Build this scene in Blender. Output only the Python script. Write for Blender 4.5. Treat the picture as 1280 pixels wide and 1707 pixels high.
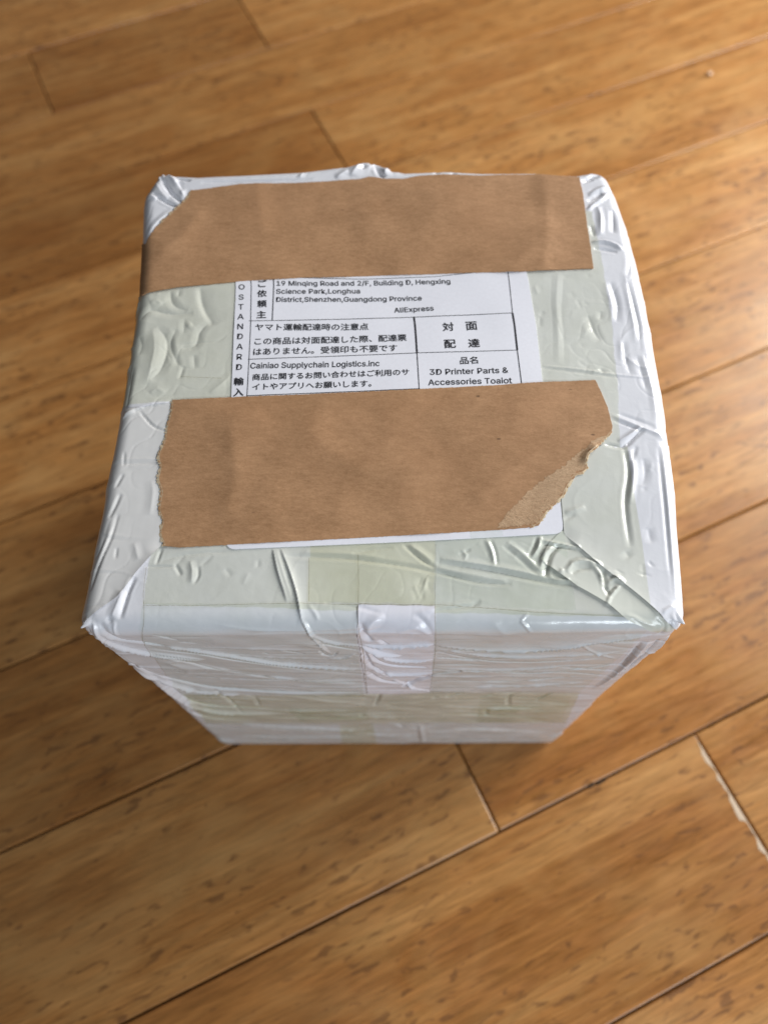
"""A parcel wrapped in white film, clear tape and brown paper tape, standing on a wooden plank floor."""
import bpy, bmesh, math, random
import numpy as np
from mathutils import Vector, Matrix
from mathutils.geometry import delaunay_2d_cdt

for o in list(bpy.data.objects):
    bpy.data.objects.remove(o)
sc = bpy.context.scene
col = sc.collection
MM = 0.001

# ------------------------------------------------------------------ camera
cd = bpy.data.cameras.new('camera')
cam = bpy.data.objects.new('camera', cd)
col.objects.link(cam)
cam.matrix_world = Matrix.Translation((0.00371, -0.07217, 0.43783)) @ Matrix(((0.999913, 0.007420, 0.010880), (-0.002009, 0.902425, -0.430842), (-0.013015, 0.430783, 0.902362))).to_4x4()
cd.sensor_fit = 'HORIZONTAL'
cd.sensor_width = 36
cd.lens = 37.703
cd.clip_start = 0.01
cd.clip_end = 50
cd.dof.use_dof = True
cd.dof.focus_distance = 0.256
cd.dof.aperture_fstop = 10.5
sc.camera = cam

# ------------------------------------------------------------------ light
w = bpy.data.worlds.new('World')
sc.world = w
w.use_nodes = True
bg = w.node_tree.nodes['Background']
bg.inputs[0].default_value = (0.95, 0.97, 1.0, 1)
bg.inputs[1].default_value = 0.10


def area(name, loc, target, sx, sy, power, colr):
    l = bpy.data.lights.new(name, 'AREA')
    l.shape = 'RECTANGLE'
    l.size, l.size_y = sx, sy
    l.energy = power
    l.color = colr
    o = bpy.data.objects.new(name, l)
    col.objects.link(o)
    o.location = loc
    o.rotation_euler = (Vector(target) - Vector(loc)).to_track_quat('-Z', 'Y').to_euler()
    return o


# the window to the right of the parcel, and the dim rest of the room
area('window_light', (0.95, 0.66, 0.62), (0, 0.16, 0.1), 0.75, 0.65, 20.5, (1.0, 0.98, 0.95))
area('room_light', (0.62, -0.80, 0.80), (0, 0.03, 0.10), 0.7, 0.35, 9.2, (0.86, 0.935, 1.0))

vs = sc.view_settings
vs.view_transform = 'Standard'
vs.look = 'None'
vs.exposure = 0.0
vs.gamma = 1.0
vs.use_curve_mapping = False
sc.cycles.max_bounces = 10
sc.cycles.transparent_max_bounces = 24


# ------------------------------------------------------------------ node helpers
class NT:
    def __init__(s, name):
        s.m = bpy.data.materials.new(name)
        s.m.use_nodes = True
        s.t = s.m.node_tree
        s.t.nodes.clear()
        s.out = s.n('ShaderNodeOutputMaterial')

    def n(s, typ, **kw):
        nd = s.t.nodes.new(typ)
        for k, v in kw.items():
            setattr(nd, k, v)
        return nd

    def l(s, a, b):
        s.t.links.new(a, b)

    def val(s, sock, v):
        if hasattr(v, 'is_linked') or hasattr(v, 'links'):
            s.l(v, sock)
        else:
            sock.default_value = v

    def coord(s, which='Object', scale=(1, 1, 1), rot=(0, 0, 0)):
        tc = s.n('ShaderNodeTexCoord')
        mp = s.n('ShaderNodeMapping')
        mp.inputs['Scale'].default_value = scale
        mp.inputs['Rotation'].default_value = rot
        s.l(tc.outputs[which], mp.inputs['Vector'])
        return mp.outputs[0]

    def noise(s, vec, scale, detail=4, rough=0.55, dist=0.0):
        nd = s.n('ShaderNodeTexNoise')
        s.l(vec, nd.inputs['Vector'])
        nd.inputs['Scale'].default_value = scale
        nd.inputs['Detail'].default_value = detail
        nd.inputs['Roughness'].default_value = rough
        nd.inputs['Distortion'].default_value = dist
        return nd.outputs[0]

    def ramp(s, fac, stops, interp='LINEAR'):
        r = s.n('ShaderNodeValToRGB')
        r.color_ramp.interpolation = interp
        e = r.color_ramp.elements
        while len(e) < len(stops):
            e.new(0.5)
        for el, (p, c) in zip(e, stops):
            el.position = p
            el.color = tuple(c) + (1,) if len(c) == 3 else c
        s.l(fac, r.inputs[0])
        return r.outputs[0]

    def mix(s, fac, a, b, blend='MIX'):
        m = s.n('ShaderNodeMix', data_type='RGBA', blend_type=blend)
        s.val(m.inputs[0], fac)
        s.val(m.inputs[6], a)
        s.val(m.inputs[7], b)
        return m.outputs[2]

    def math(s, op, a, b=0.0):
        m = s.n('ShaderNodeMath', operation=op)
        s.val(m.inputs[0], a)
        s.val(m.inputs[1], b)
        return m.outputs[0]

    def bump(s, h, strength, dist, normal=None):
        b = s.n('ShaderNodeBump')
        b.inputs['Strength'].default_value = strength
        b.inputs['Distance'].default_value = dist
        s.l(h, b.inputs['Height'])
        if normal is not None:
            s.l(normal, b.inputs['Normal'])
        return b.outputs[0]

    def bsdf(s, color, rough=0.5, normal=None, spec=0.5, **kw):
        p = s.n('ShaderNodeBsdfPrincipled')
        s.val(p.inputs['Base Color'], color)
        s.val(p.inputs['Roughness'], rough)
        p.inputs['Specular IOR Level'].default_value = spec
        if normal is not None:
            s.l(normal, p.inputs['Normal'])
        for k, v in kw.items():
            p.inputs[k].default_value = v
        s.l(p.outputs[0], s.out.inputs[0])
        return p


def mat_film():
    t = NT('white_film')
    v = t.coord()
    c = t.mix(t.ramp(t.noise(v, 60, 3), [(0.35, (0, 0, 0)), (0.7, (1, 1, 1))]),
              (0.745, 0.75, 0.80, 1), (0.79, 0.795, 0.84, 1))
    fine = t.noise(t.coord(scale=(1, 1, 2.2)), 420, 4, 0.6, 0.6)
    med = t.noise(t.coord(scale=(1, 1, 1.6)), 130, 3, 0.5, 1.2)
    nb = t.bump(fine, 0.12, 0.0003, t.bump(med, 0.09, 0.0008))
    rg = t.ramp(t.noise(v, 45, 3), [(0.3, (0.19,) * 3), (0.75, (0.32,) * 3)])
    t.bsdf(c, rg, nb, 0.5)
    return t.m


def mat_tape(name, tint, rough=0.11, haze=0.0):
    """clear adhesive tape: tints what lies under it and adds a gloss"""
    t = NT(name)
    v = t.coord()
    tr = t.n('ShaderNodeBsdfTransparent')
    d = 0.03
    c = t.mix(t.ramp(t.noise(v, 70, 4, 0.6), [(0.35, (0, 0, 0)), (0.68, (1, 1, 1))]),
              tuple(tint) + (1,), (min(1, tint[0] + d), min(1, tint[1] + d), min(1, tint[2] + d * 1.3), 1))
    t.l(c, tr.inputs[0])
    df = t.n('ShaderNodeBsdfDiffuse')
    df.inputs[0].default_value = (0.80, 0.80, 0.74, 1)
    m0 = t.n('ShaderNodeMixShader')
    m0.inputs[0].default_value = haze
    t.l(tr.outputs[0], m0.inputs[1])
    t.l(df.outputs[0], m0.inputs[2])
    gl = t.n('ShaderNodeBsdfGlossy')
    gl.inputs['Roughness'].default_value = rough
    fine = t.noise(v, 300, 3, 0.5, 0.4)
    med = t.noise(t.coord(scale=(1, 1, 1.8)), 95, 3, 0.5, 0.8)
    nb = t.bump(fine, 0.07, 0.0003, t.bump(med, 0.12, 0.0008))
    t.l(nb, gl.inputs['Normal'])
    fr = t.n('ShaderNodeFresnel')
    fr.inputs[0].default_value = 1.42
    t.l(nb, fr.inputs['Normal'])
    m1 = t.n('ShaderNodeMixShader')
    geo = t.n('ShaderNodeNewGeometry')      # the gloss is on the outer face only; light leaving from under it passes
    t.l(t.math('MULTIPLY', t.math('MINIMUM', fr.outputs[0], 0.075), t.math('SUBTRACT', 1.0, geo.outputs['Backfacing'])), m1.inputs[0])
    t.l(m0.outputs[0], m1.inputs[1])
    t.l(gl.outputs[0], m1.inputs[2])
    t.l(m1.outputs[0], t.out.inputs[0])
    return t.m


def mat_kraft(name='kraft_paper', a=(0.325, 0.175, 0.084), b=(0.520, 0.296, 0.157), bump=0.30):
    t = NT(name)
    v = t.coord()
    fib = t.noise(t.coord(scale=(0.55, 1, 1), rot=(0, 0, 0.12)), 1300, 5, 0.75)
    fib2 = t.noise(t.coord(scale=(0.35, 1, 1), rot=(0, 0, 0.5)), 700, 4, 0.6)
    blot = t.noise(t.coord(scale=(0.8, 1, 1)), 75, 5, 0.62)
    f = t.math('ADD', t.math('MULTIPLY', fib, 0.38), t.math('ADD', t.math('MULTIPLY', fib2, 0.27), t.math('MULTIPLY', blot, 0.35)))
    c = t.ramp(f, [(0.365, a), (0.635, b)])
    pink = t.ramp(t.noise(v, 22, 3), [(0.5, (0, 0, 0)), (0.75, (1, 1, 1))])
    c = t.mix(t.math('MULTIPLY', pink, 0.30), c, (0.50, 0.262, 0.132, 1))
    spk = t.n('ShaderNodeTexVoronoi')
    t.l(t.coord(scale=(0.45, 1, 1), rot=(0, 0, 0.6)), spk.inputs['Vector'])
    spk.inputs['Scale'].default_value = 150
    s = t.ramp(spk.outputs['Distance'], [(0.035, (1, 1, 1)), (0.07, (0, 0, 0))])
    sel = t.math('GREATER_THAN', t.noise(v, 160, 0), 0.60)
    c = t.mix(t.math('MULTIPLY', t.math('MULTIPLY', s, sel), 0.75), c, (0.10, 0.055, 0.03, 1))
    nb = t.bump(fib, bump, 0.0003, t.bump(t.noise(v, 120, 4), 0.2, 0.0006))
    t.bsdf(c, 0.72, nb, 0.3)
    return t.m


def mat_plain(name, color, rough=0.6, spec=0.4, nscale=500, bump=0.1):
    t = NT(name)
    v = t.coord()
    n = t.noise(v, nscale, 4)
    c = t.mix(n, tuple(x * 0.93 for x in color) + (1,), tuple(min(1, x * 1.05) for x in color) + (1,))
    t.bsdf(c, rough, t.bump(n, bump, 0.0002), spec)
    return t.m


def mat_wood():
    t = NT('floor_wood')
    oi = t.n('ShaderNodeObjectInfo')
    tc = t.n('ShaderNodeTexCoord')
    off = t.n('ShaderNodeVectorMath', operation='ADD')
    cmb = t.n('ShaderNodeCombineXYZ')
    t.l(t.math('MULTIPLY', oi.outputs['Random'], 37.0), cmb.inputs[0])
    t.l(t.math('MULTIPLY', oi.outputs['Random'], 11.0), cmb.inputs[1])
    t.l(tc.outputs['Object'], off.inputs[0])
    t.l(cmb.outputs[0], off.inputs[1])
    base = off.outputs[0]

    def mp(scale, rot=(0, 0, 0)):
        m = t.n('ShaderNodeMapping')
        m.inputs['Scale'].default_value = scale
        m.inputs['Rotation'].default_value = rot
        t.l(base, m.inputs['Vector'])
        return m.outputs[0]
    broad = t.noise(mp((0.9, 6.0, 6.0)), 4.5, 4, 0.55, 0.8)
    band = t.noise(mp((0.6, 16, 16)), 7, 3, 0.5, 0.5)
    grain = t.noise(mp((0.06, 1, 1)), 900, 4, 0.6, 0.3)
    grain2 = t.noise(mp((0.10, 1, 1)), 320, 4, 0.65, 0.6)
    f = t.math('ADD', t.math('MULTIPLY', broad, 0.5), t.math('MULTIPLY', band, 0.5))
    c = t.ramp(f, [(0.30, (0.315, 0.126, 0.030)), (0.50, (0.455, 0.207, 0.057)), (0.70, (0.595, 0.318, 0.110))])
    g = t.ramp(t.math('ADD', t.math('MULTIPLY', grain, 0.5), t.math('MULTIPLY', grain2, 0.5)), [(0.36, (0.62,) * 3), (0.62, (1.14,) * 3)])
    c = t.mix(1.0, c, g, 'MULTIPLY')
    pat = t.ramp(t.noise(mp((0.55, 1.0, 1)), 26, 4, 0.6, 0.4), [(0.46, (0, 0, 0)), (0.70, (1, 1, 1))])
    c = t.mix(t.math('MULTIPLY', pat, 0.42), c, (0.600, 0.350, 0.130, 1))
    # per-plank tone
    tone = t.ramp(oi.outputs['Random'], [(0.0, (0.80, 0.74, 0.68)), (0.35, (0.97, 0.95, 0.95)), (0.7, (1.06, 1.06, 1.10)), (1.0, (1.14, 1.15, 1.22))])
    c = t.mix(1.0, c, tone, 'MULTIPLY')
    # short dark flecks of the wood's rays, in drifts
    fl = t.noise(mp((0.36, 1.15, 1)), 235, 2, 0.5, 0.5)
    drift = t.noise(mp((0.5, 1, 1)), 16, 3, 0.5)
    thr = t.math('SUBTRACT', 0.815, t.math('MULTIPLY', drift, 0.42))
    fm = t.n('ShaderNodeMapRange')
    t.l(t.math('SUBTRACT', fl, thr), fm.inputs[0])
    fm.inputs[1].default_value = 0.0
    fm.inputs[2].default_value = 0.09
    fm.inputs[3].default_value = 0.0
    fm.inputs[4].default_value = 0.64
    c = t.mix(fm.outputs[0], c, (0.135, 0.055, 0.018, 1))
    nb = t.bump(grain2, 0.16, 0.0004, t.bump(t.noise(mp((0.5, 3, 3)), 24, 2), 0.12, 0.001))
    rg = t.ramp(grain2, [(0.3, (0.24,) * 3), (0.7, (0.38,) * 3)])
    rg = t.mix(t.math('MULTIPLY', t.ramp(t.noise(mp((1, 1, 1)), 9, 5, 0.65), [(0.42, (0, 0, 0)), (0.66, (1, 1, 1))]), 0.55), rg, (0.55, 0.55, 0.55, 1))
    t.bsdf(c, rg, nb, 0.5)
    return t.m


M = {
    'film': mat_film(),
    'tape': mat_tape('clear_tape', (0.930, 0.934, 0.868)),
    'tape_cream': mat_tape('cream_tape', (0.925, 0.926, 0.838)),
    'tape_pale': mat_tape('clear_tape_pale', (0.958, 0.974, 0.952)),
    'tape_yellow': mat_tape('yellowed_tape', (0.962, 0.960, 0.890)),
    'kraft': mat_kraft(),
    'taped_film': mat_plain('taped_film', (0.70, 0.715, 0.65), 0.22, 0.5, 60, 0.1),
    'grey_film': mat_plain('grey_film', (0.76, 0.75, 0.74), 0.25, 0.5, 60, 0.1),
    'kraft_torn': mat_kraft('torn_kraft_layer', (0.43, 0.265, 0.150), (0.64, 0.440, 0.275), 1.0),
    'fibre': mat_plain('torn_paper_fibre', (0.66, 0.53, 0.36), 0.85, 0.2, 1500, 0.4),
    'label': mat_plain('label_paper', (0.86, 0.86, 0.93), 0.55, 0.35, 900, 0.05),
    'ink': mat_plain('printing_ink', (0.022, 0.021, 0.026), 0.6, 0.3),
    'patch': mat_plain('white_patch', (0.85, 0.845, 0.92), 0.22, 0.5, 60, 0.1),
    'grime': mat_tape('tape_edge_grime', (0.62, 0.58, 0.48)),
    'wood': mat_wood(),
    'under': mat_plain('floor_underlay', (0.085, 0.050, 0.028), 0.9, 0.2),
    'filler': mat_plain('worn_joint_filler', (0.62, 0.49, 0.36), 0.8, 0.2, 260, 0.8),
    'chip': mat_plain('dark_chip', (0.06, 0.035, 0.02), 0.8, 0.2),
    'crumb': mat_plain('crumb', (0.75, 0.55, 0.40), 0.8, 0.3),
}


def mesh_obj(name, verts, faces, mat, parent=None, smooth=True):
    me = bpy.data.meshes.new(name)
    if isinstance(verts, np.ndarray):
        faces = np.asarray(faces)
        n, k = len(faces), faces.shape[1]
        me.vertices.add(len(verts))
        me.vertices.foreach_set('co', np.ascontiguousarray(verts, np.float32).ravel())
        me.loops.add(n * k)
        me.loops.foreach_set('vertex_index', faces.astype(np.int32).ravel())
        me.polygons.add(n)
        me.polygons.foreach_set('loop_start', np.arange(0, n * k, k, dtype=np.int32))
        me.polygons.foreach_set('loop_total', np.full(n, k, np.int32))
        me.update(calc_edges=True)
    else:
        me.from_pydata(verts, [], faces)
        me.update()
    me.polygons.foreach_set('use_smooth', np.full(len(me.polygons), smooth))
    me.materials.append(mat)
    o = bpy.data.objects.new(name, me)
    col.objects.link(o)
    if parent:
        o.parent = parent
    return o


# ------------------------------------------------------------------ floor: planks laid at 24.6 degrees
fl = mesh_obj('floor', [(-1.6, -1.2, -0.0125), (1.6, -1.2, -0.0125), (1.6, 2.0, -0.0125), (-1.6, 2.0, -0.0125)], [(0, 1, 2, 3)], M['under'], None, False)
fl['kind'] = 'structure'
fl['label'] = 'honey brown wooden plank floor with dark joints'
ANG = math.radians(24.6)
ROWS = [-530, -437, -344, -251, -157.5, -63, 34, 127, 217, 305, 389, 473, 557, 641, 725, 809, 893, 977]
JOINTS = {3: [-640, 620], 4: [150.5], 5: [33.5], 6: [-640, 20], 7: [-60, 800], 8: [60, 900], 9: [60, 950], 10: [151], 11: [-560, 860], 12: [-36, 148], 13: [-640, 700], 14: [-700, 620], 15: [150]}
plank_cache = {}


def plank(s0, s1, n0, n1, seed):
    L, Wd, th, b = s1 - s0, n1 - n0, 12.0, 0.95
    gap = 0.45
    rnd = random.Random(seed)
    nx = max(2, int(L / 40))
    prof = [(gap, -th), (gap, -b), (gap + b * 0.35, -b * 0.3), (gap + b, 0.0), (gap + 6, 0.03), (Wd / 2, 0.08), (Wd - gap - 6, 0.03), (Wd - gap - b, 0.0), (Wd - gap - b * 0.35, -b * 0.3), (Wd - gap, -b), (Wd - gap, -th)]
    ge = gap
    gap = 0.30
    xs = [gap, gap + b * 0.35, gap + b] + [gap + b + (L - 2 * gap - 2 * b) * k / nx for k in range(1, nx)] + [L - gap - b, L - gap - b * 0.35, L - gap]
    zc = {0: -b, 1: -b * 0.3, len(xs) - 2: -b * 0.3, len(xs) - 1: -b}
    vs_, fs = [], []
    k = len(prof)
    for i, x in enumerate(xs):
        for (y, z) in prof:
            zz = z if z < -b - 0.01 else min(z, zc.get(i, 9)) if i in zc else z
            wob = 0.10 * math.sin(x * 0.021 + seed) if (y < gap + b or y > Wd - gap - b) and z > -th else 0
            vs_.append((x * MM, (y + (wob if y < Wd / 2 else -wob)) * MM, zz * MM))
    for i in range(len(xs) - 1):
        for j in range(k - 1):
            a = i * k + j
            fs.append((a, a + k, a + k + 1, a + 1))
    fs.append(tuple(range(k)))
    fs.append(tuple(range((len(xs) - 1) * k + k - 1, (len(xs) - 1) * k - 1, -1)))
    o = mesh_obj('plank', vs_, fs, M['wood'], fl, False)
    d, n = Vector((math.cos(ANG), math.sin(ANG), 0)), Vector((-math.sin(ANG), math.cos(ANG), 0))
    o.location = (d * s0 + n * n0) * MM + Vector((0, 0, rnd.uniform(-0.12, 0.0) * MM))
    o.rotation_euler = (0, 0, ANG)
    return o


planks = {}
for r in range(len(ROWS) - 1):
    js = [-1150] + JOINTS.get(r, [random.Random(r).uniform(-300, 300)]) + [1300]
    for q in range(len(js) - 1):
        planks[(r, q)] = plank(js[q], js[q + 1], ROWS[r], ROWS[r + 1], r * 7 + q * 3 + 1)


# ------------------------------------------------------------------ parcel shape
W_, D_, H_ = 178.0, 183.0, 209.79
RAD = 5.2
OUT_R = [(-5, 90.0), (0.6, 90.8), (14.7, 92.0), (36.7, 93.6), (65.1, 95.2), (81.5, 96.3), (109.3, 96.6), (133.9, 95.2), (157.3, 93.6), (172.9, 92.0), (184, 89.8), (200, 89.8)]
OUT_L = [(-5, -90.0), (0, -90.2), (62, -89.0), (106, -88.5), (128, -88.6), (151, -91.0), (170, -93.0), (176, -93.0), (184, -90.0), (189, -87.0), (200, -87.0)]
OUT_B = [(-95, 186), (-87, 187.5), (-72, 186.5), (-32, 189), (-12, 192), (-4, 192.5), (2, 189), (9, 187), (25, 187.5), (39, 186.5), (60, 187), (76, 185.5), (82, 187), (95, 184.5)]


def tab(T, v):
    return np.interp(v, [a for a, b in T], [b for a, b in T])


def sm(a, b, x):
    t = np.clip((x - a) / (b - a), 0, 1)
    return t * t * (3 - 2 * t)


def fold(xs):
    """unfolded (x, s): s >= 0 runs back over the top, s < 0 down the front, |x| > 89 down the sides -> point on the sharp box"""
    x, s = np.asarray(xs, float).T
    X = np.clip(x, -W_ / 2, W_ / 2)
    Y = np.clip(s, 0, D_)
    Z = H_ + np.minimum(s, 0) - np.maximum(np.abs(x) - W_ / 2, 0) - np.maximum(s - D_, 0)
    return np.stack([X, Y, np.maximum(Z, 0)], 1)


LO = np.array([-W_ / 2, 0, 0])
HI = np.array([W_ / 2, D_, H_])


def roundmap(q):
    c = np.clip(q, LO + RAD, HI - RAD)
    d = q - c
    L = np.linalg.norm(d, axis=1, keepdims=True)
    n = d / np.maximum(L, 1e-9)
    return c + n * RAD, n


def catmull(P, step=1.4):
    P = np.asarray(P, float)
    if len(P) == 2:
        k = max(2, int(np.linalg.norm(P[1] - P[0]) / step))
        return P[0] + (P[1] - P[0]) * np.linspace(0, 1, k + 1)[:, None]
    Q = np.vstack([2 * P[0] - P[1], P, 2 * P[-1] - P[-2]])
    out = []
    for i in range(1, len(Q) - 2):
        k = max(2, int(np.linalg.norm(Q[i + 1] - Q[i]) / step))
        t = np.linspace(0, 1, k, endpoint=False)[:, None]
        out.append(0.5 * (2 * Q[i] + (Q[i + 1] - Q[i - 1]) * t + (2 * Q[i - 1] - 5 * Q[i] + 4 * Q[i + 1] - Q[i + 2]) * t ** 2 + (3 * Q[i] - Q[i - 1] - 3 * Q[i + 1] + Q[i + 2]) * t ** 3))
    out.append(Q[-2:-1])
    return np.vstack(out)


# outlines of what is stuck on the top, in unfolded millimetres
PAPER_BACK = [(-70.79,173.08),(-53.17,174.98),(-7.61,173.07),(15.38,178.1),(76.53,179.26),(75.1,167.91),(73.36,154.01),(71.93,134.38),(44.7,133.07),(10.87,132.99),(-1.85,132.88),(-31.59,131.89),(-52.85,130.21),(-74.02,127.7),(-87.23,124.83)] + [(-103, 131), (-103, 157)] + [(-87.46,149.27),(-82.58,156.45),(-74.92,165.37),(-71.79,169.61)]
PAPER_FRONT = [(-71.19,78.97),(-49.38,79.93),(-10.41,81.43),(28.66,83.41),(66.32,85.67),(69.38,74.57),(70.47,67.09),(69.95,64.8),(68.5,62.99),(66.88,61.42),(64.23,58.29),(62.24,56.3),(61.15,53.65),(61.38,51.23),(59.99,49.72),(57.52,48.66),(56.11,46.51),(54.5,43.73),(53.66,41.61),(51.16,39.1),(49.25,37.02),(47.35,34.54),(46.02,32.29),(43.64,31.08),(39.11,30.7),(10.14,29.1),(-25.98,26.96),(-44,25.89),(-62.02,25.02),(-66.61,25.46),(-68.48,29.73),(-68.32,33.85),(-70,38.04),(-70.14,44.41),(-71.85,48.75),(-71.7,53.14),(-72.88,57.61),(-71.73,63.26),(-71.74,67.87),(-71.12,73.72)]
LABEL = [(-47.97,24.11),(53.52,28.96),(49.04,84.64),(48.29,133.02)] + [(49.15,154.2),(-53.08,150.12),(-54.33,130.23),(-53.59,105.83),(-52.2,80.68)]


def sdf(poly, X, Y):
    P = np.asarray(poly, float)
    d = np.full(X.shape, 1e9)
    ins = np.zeros(X.shape, bool)
    for i in range(len(P)):
        a, b = P[i], P[(i + 1) % len(P)]
        e = b - a
        wx, wy = X - a[0], Y - a[1]
        t = np.clip((wx * e[0] + wy * e[1]) / max(e @ e, 1e-12), 0, 1)
        d = np.minimum(d, (wx - e[0] * t) ** 2 + (wy - e[1] * t) ** 2)
        c = ((a[1] <= Y) & (b[1] > Y)) | ((b[1] <= Y) & (a[1] > Y))
        if abs(e[1]) > 1e-12:
            ins ^= c & (X < a[0] + (Y - a[1]) / e[1] * e[0])
    d = np.sqrt(d)
    return np.where(ins, -d, d)


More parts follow.
